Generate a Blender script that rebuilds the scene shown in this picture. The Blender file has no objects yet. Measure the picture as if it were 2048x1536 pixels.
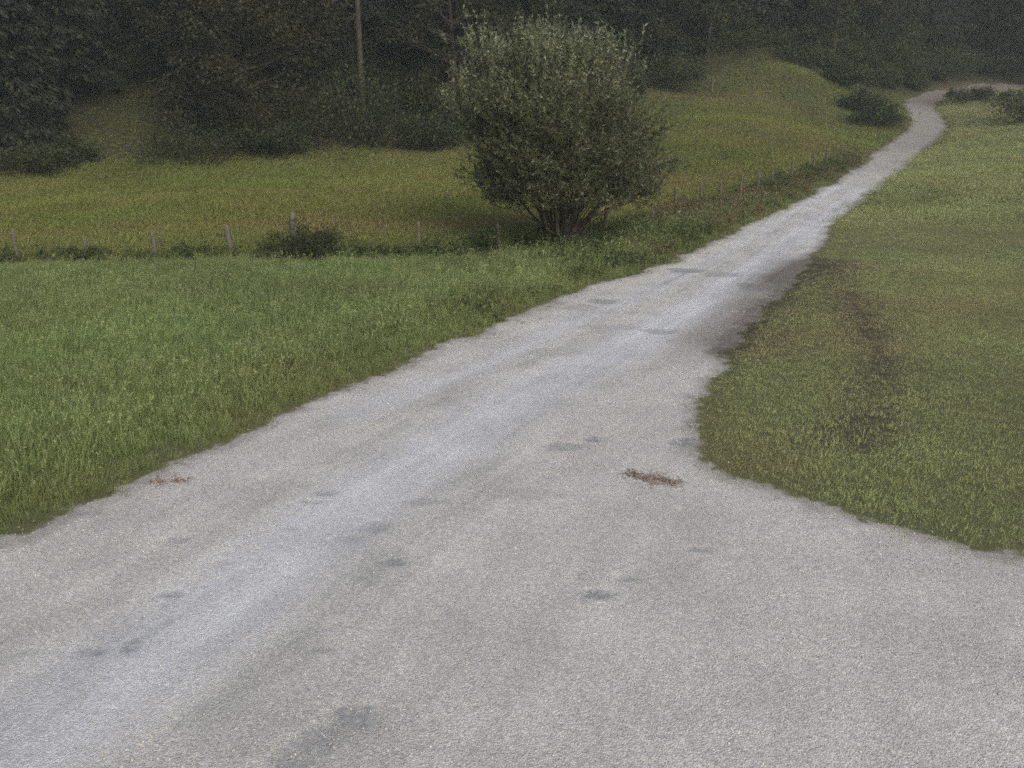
import bpy, math, random
import numpy as np
from mathutils import Vector

rng = np.random.default_rng(11)
random.seed(11)
sc = bpy.context.scene
C = sc.collection
R = math.radians

# ------------------------------------------------------------------ camera
CAM_H, F, CX, CY, HY = 4.0, 1774.0, 1024.0, 768.0, 235.0      # metres, and pixels of the 2048 px frame
PITCH = math.atan((CY - HY) / F)
cam_d = bpy.data.cameras.new('camera')
cam = bpy.data.objects.new('camera', cam_d); C.objects.link(cam)
cam_d.sensor_width = 36.0
cam_d.lens = 36.0 * F / 2048.0
cam_d.clip_start = 0.1; cam_d.clip_end = 3000
cam.location = (0, 0, CAM_H)
cam.rotation_euler = (R(90) - PITCH, 0, 0)
sc.camera = cam

# ------------------------------------------------------------------ light
SUN_EL, SUN_AZ = R(38), R(150)
w = bpy.data.worlds.new('World'); sc.world = w; w.use_nodes = True
nt = w.node_tree; nt.nodes.clear()
sky = nt.nodes.new('ShaderNodeTexSky'); sky.sky_type = 'NISHITA'; sky.sun_disc = False
sky.sun_elevation = SUN_EL; sky.sun_rotation = SUN_AZ; sky.air_density = 1.0; sky.dust_density = 6.0; sky.ozone_density = 1.0
hs = nt.nodes.new('ShaderNodeHueSaturation'); hs.inputs['Saturation'].default_value = 0.95
bg = nt.nodes.new('ShaderNodeBackground'); bg.inputs['Strength'].default_value = 0.10
wo = nt.nodes.new('ShaderNodeOutputWorld')
nt.links.new(sky.outputs[0], hs.inputs['Color']); nt.links.new(hs.outputs[0], bg.inputs[0]); nt.links.new(bg.outputs[0], wo.inputs[0])
sd = bpy.data.lights.new('sun', 'SUN'); sd.energy = 0.5; sd.angle = R(35); sd.color = (1.0, 0.98, 0.94)
sun = bpy.data.objects.new('sun', sd); C.objects.link(sun)
# the direction towards the sun
sdir = Vector((math.sin(SUN_AZ) * math.cos(SUN_EL), math.cos(SUN_AZ) * math.cos(SUN_EL), math.sin(SUN_EL)))
sun.rotation_euler = sdir.to_track_quat('Z', 'Y').to_euler()
sun.location = (0, -20, 40)

sc.view_settings.view_transform = 'Standard'; sc.view_settings.look = 'None'
sc.view_settings.exposure = 1.22; sc.view_settings.gamma = 1.0
sc.render.engine = 'CYCLES'
sc.cycles.max_bounces = 5; sc.cycles.diffuse_bounces = 2; sc.cycles.glossy_bounces = 1
sc.cycles.transmission_bounces = 3; sc.cycles.volume_bounces = 0; sc.cycles.transparent_max_bounces = 6
sc.cycles.filter_width = 1.8
sc.cycles.use_denoising = False

# ------------------------------------------------------------------ helpers
def tag(o, label=None, cat=None, group=None, kind=None):
    if label: o['label'] = label
    if cat: o['category'] = cat
    if group: o['group'] = group
    if kind: o['kind'] = kind
    return o

def mesh_np(name, verts, faces, mat=None, parent=None, smooth=False, attrs=None, mats=None, midx=None, link=True):
    """verts (n,3); faces (m,k) with one k; attrs {name: per-vertex floats}"""
    me = bpy.data.meshes.new(name)
    verts = np.asarray(verts, np.float32); faces = np.asarray(faces, np.int32)
    me.vertices.add(len(verts)); me.vertices.foreach_set('co', verts.ravel())
    m, k = faces.shape
    me.loops.add(m * k); me.loops.foreach_set('vertex_index', faces.ravel())
    me.polygons.add(m)
    me.polygons.foreach_set('loop_start', np.arange(0, m * k, k, dtype=np.int32))
    me.polygons.foreach_set('loop_total', np.full(m, k, np.int32))
    if smooth: me.polygons.foreach_set('use_smooth', np.ones(m, bool))
    for mm in (mats or ([mat] if mat else [])): me.materials.append(mm)
    if midx is not None: me.polygons.foreach_set('material_index', np.asarray(midx, np.int32))
    me.update(calc_edges=True)
    for an, av in (attrs or {}).items():
        a = me.attributes.new(an, 'FLOAT', 'POINT'); a.data.foreach_set('value', np.asarray(av, np.float32))
    o = bpy.data.objects.new(name, me)
    if link: C.objects.link(o)
    if parent: o.parent = parent
    return o

def empty(name, loc, rz=0.0, s=1.0):
    o = bpy.data.objects.new(name, None); C.objects.link(o)
    o.location = loc; o.rotation_euler = (0, 0, rz); o.scale = (s, s, s); o.empty_display_size = 0.3
    return o

def copy_tree(o, parent=None):
    c = o.copy(); C.objects.link(c)
    if parent: c.parent = parent
    for ch in [x for x in bpy.data.objects if x.parent == o]: copy_tree(ch, c)
    return c

class MB:
    """collects tubes and leaves, then links them as one mesh"""
    def __init__(s): s.v = []; s.f = []; s.a = []; s.n = 0
    def add(s, v, f, a=None):
        v = np.asarray(v, float); s.v.append(v); s.f.append(np.asarray(f) + s.n); s.n += len(v)
        s.a.append(np.full(len(v), 0.5) if a is None else np.broadcast_to(a, len(v)))
    def tube(s, pts, rad, k=6, a=0.5, cap=False):
        pts = np.asarray(pts, float); rad = np.broadcast_to(np.asarray(rad, float), len(pts))
        t = np.gradient(pts, axis=0); t /= np.linalg.norm(t, axis=1)[:, None] + 1e-9
        ref = np.array([0, 0, 1.0]) if abs(t[0][2]) < 0.8 else np.array([1.0, 0, 0])
        u = np.cross(t, ref); u /= np.linalg.norm(u, axis=1)[:, None] + 1e-9
        w_ = np.cross(t, u)
        ang = np.linspace(0, 2 * np.pi, k, endpoint=False)
        v = pts[:, None] + rad[:, None, None] * (np.cos(ang)[None, :, None] * u[:, None] + np.sin(ang)[None, :, None] * w_[:, None])
        n = len(pts); i = np.arange(n - 1)[:, None] * k; j = np.arange(k)[None]; j2 = (j + 1) % k
        f = np.stack([i + j, i + j2, i + k + j2, i + k + j], -1).reshape(-1, 4)
        v = v.reshape(-1, 3)
        if cap:
            v = np.vstack([v, pts[-1] + t[-1] * rad[-1] * 0.3]); c = len(v) - 1; b = (n - 1) * k
            f = np.vstack([f, [[b + q, b + (q + 1) % k, c, c] for q in range(k)]])
        s.add(v, f, a)
    def leaves(s, p, d, L, W, a, bend=0.0):
        """p base points (n,3), d directions (n,3), a lengths and widths; one rhombic face each"""
        n = len(p); d = d / (np.linalg.norm(d, axis=1)[:, None] + 1e-9)
        r = rng.normal(size=(n, 3)); sd_ = np.cross(d, r); sd_ /= np.linalg.norm(sd_, axis=1)[:, None] + 1e-9
        nn = np.cross(d, sd_)
        L = np.broadcast_to(L, n)[:, None]; W = np.broadcast_to(W, n)[:, None]
        v = np.stack([p, p + d * L * .45 + sd_ * W * .5 + nn * L * bend, p + d * L, p + d * L * .45 - sd_ * W * .5 + nn * L * bend], 1).reshape(-1, 3)
        f = np.arange(n * 4).reshape(n, 4)
        s.add(v, f, np.repeat(np.broadcast_to(a, n), 4))
    def build(s, name, mat, parent=None, smooth=False, link=True):
        return mesh_np(name, np.vstack(s.v), np.vstack(s.f), mat, parent, smooth, {'var': np.concatenate(s.a)}, link=link)

def vnoise(x, y, seed=0):
    """smooth value noise on the plane, 0..1"""
    xi = np.floor(x).astype(np.int64); yi = np.floor(y).astype(np.int64); xf = x - xi; yf = y - yi
    def h(a, b):
        n = (a * 374761393 + b * 668265263 + seed * 2147483647) & 0xffffffff
        n = ((n ^ (n >> 13)) * 1274126177) & 0xffffffff
        return ((n ^ (n >> 16)) & 0xffff) / 65535.0
    u = xf * xf * (3 - 2 * xf); v = yf * yf * (3 - 2 * yf)
    return (h(xi, yi) * (1 - u) + h(xi + 1, yi) * u) * (1 - v) + (h(xi, yi + 1) * (1 - u) + h(xi + 1, yi + 1) * u) * v
def fbm(x, y, sc_=1.0, seed=0, oct=3):
    t = 0; a = .5; n = 0
    for o_ in range(oct):
        t = t + a * vnoise(x * sc_ * 2 ** o_, y * sc_ * 2 ** o_, seed + o_ * 17); n += a; a *= .5
    return t / n
sstep = lambda a, b, x: (lambda t: t * t * (3 - 2 * t))(np.clip((x - a) / (b - a), 0, 1))

# ------------------------------------------------------------------ where things stand
sp, cp = math.sin(PITCH), math.cos(PITCH)
def ray(px, py):
    """direction of a line of sight, scaled so that its y component is 1"""
    a = (px - CX) / F; b = -(py - CY) / F
    d = np.array([a, cp + b * sp, -sp + b * cp])
    return d / d[1]
def at_depth(px, py, D):
    return np.array([0, 0, CAM_H]) + ray(px, py) * D

# surveyed heights of the valley floor and hillside (x, y, z)
ctrl = []
for x in (-22, -12, -4, 4, 12, 22):
    for y in (-15, -4, 5, 12, 19):
        ctrl.append((x, y, 0.0))
for x in (-20, -10, 0): ctrl.append((x, 26, 0.0))
ctrl += [(12, 26, 0), (20, 27, 0)]
for px, py, D in [
    (-150, 350, 48), (0, 350, 49), (300, 335, 52), (600, 312, 55), (850, 308, 57), (1000, 290, 60),
    (100, 420, 35), (500, 400, 37), (850, 400, 38),
    (1200, 230, 66), (1400, 175, 73), (1550, 140, 76), (1620, 155, 77), (1690, 190, 76),
    (1400, 300, 51), (1500, 240, 60), (1600, 270, 57), (1400, 380, 42), (1550, 340, 46),
    (1640, 400, 40), (1560, 440, 35), (1740, 335, 51),
    (1795, 300, 58), (1850, 262, 66), (1850, 235, 72), (1838, 215, 79), (1855, 203, 84), (1930, 187, 90), (2040, 177, 96), (1925, 193, 82), (2040, 181, 86), (2150, 176, 90),
    (1700, 280, 62), (1750, 235, 70), (1760, 190, 82),
    (1900, 330, 49), (1960, 420, 36), (2100, 330, 44), (2000, 260, 64), (2100, 250, 62), (1970, 222, 74), (2150, 215, 72)]:
    ctrl.append(tuple(at_depth(px, py, D)))
ctrl += [(-70, 40, 2), (-70, 10, 0), (-60, 70, 12), (-35, 80, 16), (-10, 85, 17), (15, 95, 18), (35, 100, 15), (60, 120, 16), (90, 100, 9),
         (90, 50, 4), (70, 20, 1), (60, -10, 0), (-60, -20, 0), (0, -40, 0), (-70, 120, 40), (0, 140, 44), (60, 160, 36), (120, 160, 30)]
ctrl = np.array(ctrl)
S0 = 30.0
def _tps(r2): return 0.5 * r2 * np.log(r2 + 1e-9)
cx_, cy_ = ctrl[:, 0] / S0, ctrl[:, 1] / S0
n_ = len(ctrl)
K = _tps((cx_[:, None] - cx_[None]) ** 2 + (cy_[:, None] - cy_[None]) ** 2) + np.eye(n_) * 0.004
P = np.stack([np.ones(n_), cx_, cy_], 1)
A = np.zeros((n_ + 3, n_ + 3)); A[:n_, :n_] = K; A[:n_, n_:] = P; A[n_:, :n_] = P.T
wts = np.linalg.solve(A, np.concatenate([ctrl[:, 2], np.zeros(3)]))
def H(x, y):
    """ground height"""
    x = np.asarray(x, float); y = np.asarray(y, float); shp = x.shape
    x = np.atleast_1d(x).ravel(); y = np.atleast_1d(y).ravel()
    out = np.empty(len(x))
    for i in range(0, len(x), 40000):
        a, b = x[i:i + 40000] / S0, y[i:i + 40000] / S0
        out[i:i + 40000] = _tps((a[:, None] - cx_) ** 2 + (b[:, None] - cy_) ** 2) @ wts[:n_] + wts[n_] + wts[n_ + 1] * a + wts[n_ + 2] * b
    # beyond the surveyed part the land levels off
    d = np.hypot(x, y - 40)
    out = out * (1 - sstep(130, 260, d)) + 34 * sstep(130, 260, d) * sstep(-60, 160, y)
    out = np.where(y < 24, out * sstep(18, 24, y) * 1.0, out) if True else out
    return out.reshape(shp) if shp else float(out[0])
def ground(px, py):
    """the point of the ground seen along a line of sight"""
    r = ray(px, py); D = np.concatenate([np.arange(3, 130, .25)])
    z = CAM_H + r[2] * D; g = H(r[0] * D, D)
    k = np.argmax(z < g)
    if k == 0: k = len(D) - 1
    a, b = z[k - 1] - g[k - 1], z[k] - g[k]
    t = a / (a - b + 1e-9); d = D[k - 1] + t * .25
    return np.array([r[0] * d, d, CAM_H + r[2] * d])
def gz(x, y): return float(H(np.array([x]), np.array([y]))[0])
def on(px, D):
    """ground point at a bearing and a depth"""
    r = ray(px, 300); x = r[0] * D
    return np.array([x, D, gz(x, D)])

# ------------------------------------------------------------------ road outline
left = [(-330, 1200), (-150, 1135), (0, 1080), (40, 1068), (100, 1040), (160, 1018), (230, 985), (300, 948), (400, 905), (480, 868), (560, 830), (640, 795), (720, 757),
        (800, 735), (870, 700), (950, 665), (1050, 625), (1130, 595), (1200, 568), (1270, 550), (1340, 525), (1400, 495), (1470, 462), (1560, 420), (1620, 390), (1690, 350)]
right = [(1795, 350), (1740, 390), (1690, 430), (1655, 468), (1632, 500), (1612, 535), (1575, 575), (1530, 620), (1500, 665), (1455, 700), (1435, 740), (1400, 772), (1393, 820), (1398, 870),
         (1412, 905), (1455, 945), (1540, 985), (1640, 1020), (1740, 1045), (1850, 1065), (1950, 1085), (2048, 1105), (2250, 1140), (2600, 1190)]
cl = [at_depth(*q)[:2] for q in [(1795, 300, 58), (1850, 262, 66), (1852, 237, 72), (1838, 216, 79), (1855, 203, 84), (1930, 187, 90), (2040, 176, 96)]]
cl += [np.array([70, 100.]), np.array([90, 104.])]
cl = np.array(cl)
def smooth_line(p, n=6):
    p = np.asarray(p, float); q = []
    for i in range(len(p) - 1):
        a, b, c, d = p[max(i - 1, 0)], p[i], p[i + 1], p[min(i + 2, len(p) - 1)]
        for t in np.linspace(0, 1, n, endpoint=False):
            q.append(.5 * ((2 * b) + (c - a) * t + (2 * a - 5 * b + 4 * c - d) * t * t + (3 * b - a - 3 * c + d) * t ** 3))
    q.append(p[-1]); return np.array(q)
cls = smooth_line(cl)
tg = np.gradient(cls, axis=0); tg /= np.linalg.norm(tg, axis=1)[:, None]
nl = np.stack([-tg[:, 1], tg[:, 0]], 1)
Lp = np.vstack([np.array([ground(*q)[:2] for q in left]), (cls + nl * 1.3)[2:]])
Rp = np.vstack([(cls - nl * 1.3)[2:][::-1], np.array([ground(*q)[:2] for q in right])])
Lp = smooth_line(Lp, 4); Rp = smooth_line(Rp, 4)
road_poly = np.vstack([Lp, Rp, [[30, 2], [30, -14], [-24, -14]]])
def sdf(x, y, poly=road_poly):
    """signed distance, positive on the road"""
    x = np.asarray(x, float).ravel(); y = np.asarray(y, float).ravel(); out = np.empty(len(x))
    a = poly; b = np.roll(poly, -1, 0)
    for i in range(0, len(x), 20000):
        X, Y = x[i:i + 20000, None], y[i:i + 20000, None]
        ex, ey = b[:, 0] - a[:, 0], b[:, 1] - a[:, 1]
        wx, wy = X - a[:, 0], Y - a[:, 1]
        t = np.clip((wx * ex + wy * ey) / (ex * ex + ey * ey + 1e-12), 0, 1)
        d = np.min(np.hypot(wx - ex * t, wy - ey * t), 1)
        c1 = (a[:, 1] <= Y) != (b[:, 1] <= Y)
        xi = a[:, 0] + (Y - a[:, 1]) * ex / np.where(np.abs(ey) < 1e-12, 1e-12, ey)
        ins = (np.sum(c1 & (X < xi), 1) % 2) == 1
        out[i:i + 20000] = np.where(ins, d, -d)
    return out
def edge_wobble(x, y): return (fbm(x, y, 0.9, 3) - .5) * 0.55 + (fbm(x, y, 4.0, 5) - .5) * .30 + (fbm(x, y, 13.0, 6) - .5) * .14
def line_dist(x, y, line):
    a = line[:-1]; b = line[1:]; e = b - a
    x = np.asarray(x).ravel(); y = np.asarray(y).ravel(); out = np.empty(len(x))
    for i in range(0, len(x), 40000):
        wx = x[i:i + 40000, None] - a[:, 0]; wy = y[i:i + 40000, None] - a[:, 1]
        t = np.clip((wx * e[:, 0] + wy * e[:, 1]) / ((e ** 2).sum(1) + 1e-12), 0, 1)
        out[i:i + 40000] = np.min(np.hypot(wx - e[:, 0] * t, wy - e[:, 1] * t), 1)
    return out
G2 = lambda pts: smooth_line(np.array([ground(*q)[:2] for q in pts]), 4)
trackA = G2([(-150, 1600), (150, 1400), (420, 1230), (700, 1010), (900, 890), (1040, 800), (1200, 720), (1350, 640), (1480, 560), (1560, 500), (1640, 445), (1720, 380)])
trackB = G2([(700, 830), (860, 770), (1000, 715), (1130, 650), (1280, 590), (1400, 530), (1500, 475), (1610, 412), (1690, 365)])
tyreC = G2([(560, 1530), (640, 1475), (720, 1425), (800, 1370)])
mudT = G2([(1560, 560), (1640, 520), (1700, 600), (1735, 660), (1760, 720), (1745, 800), (1700, 880)])
mudS = G2([(1470, 690), (1510, 640), (1560, 585), (1630, 530)])
# stains on the gravel: (px, py, half width px, half height px, strength, tilt)
spots = [(790, 1125, 30, 8, 1.0), (1197, 1190, 36, 9, .9), (1252, 1160, 26, 6, .45), (1375, 541, 40, 5, .9), (1440, 549, 40, 5, .5), (1510, 573, 34, 9, .7),
         (1205, 603, 28, 5, .8), (1160, 616, 36, 6, .4), (1105, 703, 56, 10, .35), (1320, 663, 34, 6, .5), (1215, 655, 60, 5, .3), (1185, 878, 22, 6, .9), (1130, 893, 50, 8, .5),
         (340, 1187, 24, 5, .7), (262, 1288, 22, 14, .55), (180, 1302, 36, 10, .5), (60, 1305, 60, 8, .3), (650, 985, 30, 6, .5), (620, 1003, 26, 4, .4),
         (1400, 1100, 26, 7, .45), (640, 1303, 26, 4, .5), (850, 1003, 50, 7, .35), (750, 1052, 34, 10, .4), (440, 1125, 40, 7, .3), (360, 1078, 30, 7, .35), (695, 1075, 30, 8, .3),
         (705, 1435, 45, 22, .55), (650, 1480, 60, 28, .5), (590, 1515, 60, 22, .45), (1490, 1115, 40, 6, .25), (1040, 985, 80, 12, .25), (1375, 885, 40, 7, .6), (1180, 770, 60, 8, .2), (575, 1055, 25, 5, .35)]
spots_w = []
for px, py, hw, hh, st in spots:
    c = ground(px, py); e = ground(px + hw, py); u = ground(px, py - hh)
    spots_w.append((c[0], c[1], abs(e[0] - c[0]) * 1.12, abs(u[1] - c[1]) * 1.2, min(1, st * 1.25)))

# ------------------------------------------------------------------ materials
def new_mat(name):
    m = bpy.data.materials.new(name); m.use_nodes = True
    t = m.node_tree; t.nodes.clear()
    return m, t
def nd(t, kind, **kw):
    n = t.nodes.new(kind)
    for k, v in kw.items():
        if k in n.bl_rna.properties: setattr(n, k, v)
        else: n.inputs[k.replace('_', ' ')].default_value = v
    return n
def mixc(t, a, b, f, mode='MIX'):
    n = t.nodes.new('ShaderNodeMix'); n.data_type = 'RGBA'; n.blend_type = mode
    for sock, val in ((n.inputs[6], a), (n.inputs[7], b)):
        if isinstance(val, (tuple, list)): sock.default_value = (*val, 1)
        else: t.links.new(val, sock)
    if isinstance(f, (int, float)): n.inputs[0].default_value = f
    else: t.links.new(f, n.inputs[0])
    return n.outputs[2]
def mth(t, op, a, b=None, c=None, clamp=False):
    n = t.nodes.new('ShaderNodeMath'); n.operation = op; n.use_clamp = clamp
    for i, v in enumerate((a, b, c)):
        if v is None: continue
        if isinstance(v, (int, float)): n.inputs[i].default_value = v
        else: t.links.new(v, n.inputs[i])
    return n.outputs[0]
def rng_map(t, v, a, b, c=0.0, d=1.0):
    n = t.nodes.new('ShaderNodeMapRange'); n.inputs[1].default_value = a; n.inputs[2].default_value = b; n.inputs[3].default_value = c; n.inputs[4].default_value = d
    t.links.new(v, n.inputs[0]); return n.outputs[0]
def noise(t, scale, detail=3, rough=.55, vec=None):
    n = t.nodes.new('ShaderNodeTexNoise'); n.inputs['Scale'].default_value = scale; n.inputs['Detail'].default_value = detail; n.inputs['Roughness'].default_value = rough
    if vec is not None: t.links.new(vec, n.inputs['Vector'])
    return n.outputs[0]
def attr(t, name, kind='GEOMETRY'):
    n = t.nodes.new('ShaderNodeAttribute'); n.attribute_name = name; n.attribute_type = kind; return n.outputs['Fac']
def finish(t, col, rough=.9, spec=.2, bump=None, bstr=.3, bdist=.01, trans=None):
    p = t.nodes.new('ShaderNodeBsdfPrincipled'); o = t.nodes.new('ShaderNodeOutputMaterial')
    if isinstance(col, (tuple, list)): p.inputs['Base Color'].default_value = (*col, 1)
    else: t.links.new(col, p.inputs['Base Color'])
    if isinstance(rough, (int, float)): p.inputs['Roughness'].default_value = rough
    else: t.links.new(rough, p.inputs['Roughness'])
    p.inputs['Specular IOR Level'].default_value = spec
    if bump is not None:
        b = t.nodes.new('ShaderNodeBump'); b.inputs['Strength'].default_value = bstr; b.inputs['Distance'].default_value = bdist
        t.links.new(bump, b.inputs['Height']); t.links.new(b.outputs[0], p.inputs['Normal'])
    sh = p.outputs[0]
    if trans:
        tr = t.nodes.new('ShaderNodeBsdfTranslucent')
        if isinstance(col, (tuple, list)): tr.inputs[0].default_value = (*col, 1)
        else: t.links.new(col, tr.inputs[0])
        mx = t.nodes.new('ShaderNodeMixShader'); mx.inputs[0].default_value = trans
        t.links.new(sh, mx.inputs[1]); t.links.new(tr.outputs[0], mx.inputs[2]); sh = mx.outputs[0]
    t.links.new(sh, o.inputs[0])

# one surface for soil, gravel and everything between: 'gravel' runs from 0 (turf) to 1 (bare gravel)
m_ground, t = new_mat('ground_surface')
pos = t.nodes.new('ShaderNodeNewGeometry').outputs['Position']
n_f = noise(t, 55, 4, .7, pos); n_m = noise(t, 7, 4, .6, pos); n_c = noise(t, .9, 4, .55, pos); n_g = noise(t, 18, 3, .6, pos)
vor = nd(t, 'ShaderNodeTexVoronoi'); vor.inputs['Scale'].default_value = 70; t.links.new(pos, vor.inputs['Vector'])
vor2 = nd(t, 'ShaderNodeTexVoronoi'); vor2.inputs['Scale'].default_value = 24; t.links.new(pos, vor2.inputs['Vector'])
sepc = t.nodes.new('ShaderNodeSeparateColor'); t.links.new(vor.outputs['Color'], sepc.inputs[0])
sepd = t.nodes.new('ShaderNodeSeparateColor'); t.links.new(vor2.outputs['Color'], sepd.inputs[0])
# gravel: warm loose stone against pale, finer, bluish stone in the wheel tracks
warm = mixc(t, (.272, .265, .245), (.450, .446, .422), sepc.outputs[0])
warm = mixc(t, warm, (.31, .325, .34), mth(t, 'MULTIPLY', sepc.outputs[1], .5))
cool = mixc(t, (.330, .342, .362), (.410, .424, .448), sepc.outputs[0])
trk = attr(t, 'track')
trk2 = rng_map(t, mth(t, 'ADD', trk, mth(t, 'MULTIPLY', mth(t, 'SUBTRACT', n_m, .5), .55)), .15, .85)
grav = mixc(t, warm, cool, trk2)
cmul = lambda a, b: mixc(t, a, b, 1.0, 'MULTIPLY')
def grey(v):
    n = t.nodes.new('ShaderNodeCombineColor')
    for i in range(3): t.links.new(v, n.inputs[i])
    return n.outputs[0]
grav = cmul(grav, grey(rng_map(t, n_f, .3, .7, .72, 1.20)))
bigst = mth(t, 'MULTIPLY', rng_map(t, sepd.outputs[0], .80, .86), rng_map(t, vor2.outputs['Distance'], .42, .30))
grav = mixc(t, grav, mixc(t, (.20, .20, .20), (.62, .60, .56), sepd.outputs[1]), mth(t, 'MULTIPLY', bigst, .55))
grav = cmul(grav, grey(rng_map(t, n_c, .3, .7, .86, 1.08)))
grav = cmul(grav, grey(rng_map(t, n_g, .28, .62, .86, 1.03)))
grav = cmul(grav, grey(rng_map(t, attr(t, 'streak'), .3, .7, 1.10, .88)))
# dark pebbles and dents
dent = mth(t, 'MULTIPLY', rng_map(t, n_m, .60, .68), rng_map(t, n_g, .5, .62))
grav = mixc(t, grav, (.17, .175, .18), mth(t, 'MULTIPLY', dent, .45))
st = mth(t, 'MULTIPLY', attr(t, 'stain'), rng_map(t, n_g, .30, .58, .0, 1.25), clamp=True)
st = rng_map(t, mth(t, 'ADD', st, mth(t, 'MULTIPLY', mth(t, 'SUBTRACT', n_f, .5), .3)), .12, .85)
grav = mixc(t, grav, (.135, .15, .165), mth(t, 'MULTIPLY', st, .72, clamp=True))
soil = mixc(t, (.060, .050, .038), (.125, .105, .085), n_g)
litter = mixc(t, (.070, .092, .034), (.120, .130, .055), n_m)
turf = mixc(t, litter, soil, rng_map(t, n_m, .50, .75, 0, .7))
turf = mixc(t, turf, (.030, .026, .021), mth(t, 'MULTIPLY', attr(t, 'mud'), .9, clamp=True))
dry = attr(t, 'dry'); turf = mixc(t, turf, (.12, .10, .045), mth(t, 'MULTIPLY', dry, .6))
turf = mixc(t, turf, mixc(t, (.014, .015, .008), (.030, .030, .015), n_m), attr(t, 'wood'))  # dark floor of the wood, also the tree shade painted on the slope
mud = attr(t, 'mud')
gr = attr(t, 'gravel')
gsum = mth(t, 'ADD', gr, mth(t, 'MULTIPLY', mth(t, 'SUBTRACT', n_m, .5), .8))
gfac = rng_map(t, mth(t, 'ADD', gsum, mth(t, 'MULTIPLY', mth(t, 'SUBTRACT', n_f, .5), .35)), .38, .66)
dirtyg = mixc(t, (.060, .054, .050), (.135, .122, .115), n_g)
grav = mixc(t, grav, dirtyg, mth(t, 'MULTIPLY', mud, .95, clamp=True))
col = mixc(t, turf, grav, gfac)
bumph = mth(t, 'ADD', mth(t, 'MULTIPLY', vor.outputs['Distance'], -1.2), mth(t, 'MULTIPLY', n_f, 1.0))
finish(t, col, .92, .15, bumph, .8, .008)

def leaf_mat(name, dark, mid, pale, trans=.25, rough=.6, scale=.6, patch=.5, dryc=None, inst=False, spec=.25):
    m, t = new_mat(name)
    v = attr(t, 'var')
    g = t.nodes.new('ShaderNodeNewGeometry'); oi = t.nodes.new('ShaderNodeObjectInfo')
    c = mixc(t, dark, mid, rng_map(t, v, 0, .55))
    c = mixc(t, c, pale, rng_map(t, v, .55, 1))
    nz = noise(t, scale, 3, .6, g.outputs['Position'])
    n = t.nodes.new('ShaderNodeHueSaturation'); t.links.new(c, n.inputs['Color'])
    t.links.new(rng_map(t, nz, .25, .75, 1 - patch * .5, 1 + patch * .5), n.inputs['Value'])
    t.links.new(rng_map(t, oi.outputs['Random'], 0, 1, .482, .515), n.inputs['Hue'])
    c = n.outputs[0]
    if dryc:
        d = attr(t, 'dry', 'INSTANCER')
        c = mixc(t, c, dryc, mth(t, 'MULTIPLY', d, rng_map(t, oi.outputs['Random'], 0, 1, .45, 1.1), clamp=True))
    finish(t, c, rough, spec, trans=trans)
    return m
m_grass = leaf_mat('meadow_blade', (.068, .104, .036), (.124, .194, .064), (.215, .280, .120), .35, .55, .22, .75, (.19, .17, .07))
m_past = leaf_mat('pasture_blade', (.070, .100, .022), (.130, .175, .036), (.190, .225, .070), .35, .6, .22, .6, (.215, .175, .075))
m_lawn = leaf_mat('lawn_blade', (.150, .185, .070), (.235, .285, .115), (.320, .360, .170), .3, .6, .3, .7, (.27, .225, .125))
m_weed = leaf_mat('weed_leaf', (.028, .046, .016), (.056, .085, .028), (.110, .135, .060), .3, .6, .5, .6, (.14, .11, .06))
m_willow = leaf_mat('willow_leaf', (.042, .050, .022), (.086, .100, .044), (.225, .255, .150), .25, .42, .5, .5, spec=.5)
m_broad = leaf_mat('broadleaf_foliage', (.011, .013, .006), (.026, .027, .012), (.044, .043, .019), .2, .6, .25, .8)
m_broad2 = leaf_mat('olive_foliage', (.013, .018, .007), (.034, .040, .014), (.070, .072, .030), .2, .6, .25, .8)
m_spruce = leaf_mat('spruce_needles', (.005, .007, .004), (.010, .014, .008), (.022, .027, .014), .05, .7, .25, .7)
m_shrub = leaf_mat('shrub_foliage', (.010, .015, .006), (.025, .033, .012), (.052, .062, .024), .2, .6, .4, .7)

def bark(name, a, b, sx=14, rough=.95):
    m, t = new_mat(name)
    tc = t.nodes.new('ShaderNodeTexCoord'); mp = t.nodes.new('ShaderNodeMapping'); mp.inputs['Scale'].default_value = (sx, sx, sx * .12)
    t.links.new(tc.outputs['Object'], mp.inputs[0])
    n = noise(t, 1.0, 5, .65, mp.outputs[0]); n2 = noise(t, 2.2, 3, .5, tc.outputs['Object'])
    c = mixc(t, a, b, rng_map(t, n, .35, .68)); c = mixc(t, c, tuple(x * .55 for x in a), rng_map(t, n2, .5, .75, 0, .6))
    finish(t, c, rough, .15, n, .6, .02)
    return m
m_bark = bark('dark_bark', (.022, .019, .015), (.046, .040, .032))
m_bark_pale = bark('pale_bark', (.036, .033, .028), (.068, .062, .052), 8)
m_bark_wil = bark('willow_bark', (.045, .040, .030), (.105, .092, .068), 18)
m_post = bark('weathered_post', (.062, .059, .046), (.118, .112, .090), 30)
m_post_dark = bark('dark_post', (.055, .050, .042), (.12, .105, .085), 30)
m_post_tan = bark('split_post_heartwood', (.30, .24, .16), (.46, .38, .26), 30)
m_wire, t = new_mat('fence_wire'); finish(t, (.12, .12, .11), .6, .3)
m_red, t = new_mat('reddish_litter')
tv = attr(t, 'var'); finish(t, mixc(t, (.17, .135, .118), (.29, .245, .22), tv), .9, .1)
m_stone, t = new_mat('loose_stone')
oi = t.nodes.new('ShaderNodeObjectInfo')
cst = mixc(t, (.19, .185, .18), (.50, .47, .42), oi.outputs['Random']); nn_ = noise(t, 90, 3)
finish(t, mixc(t, cst, (.33, .35, .39), rng_map(t, nn_, .5, .7, 0, .5)), .85, .2)

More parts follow.
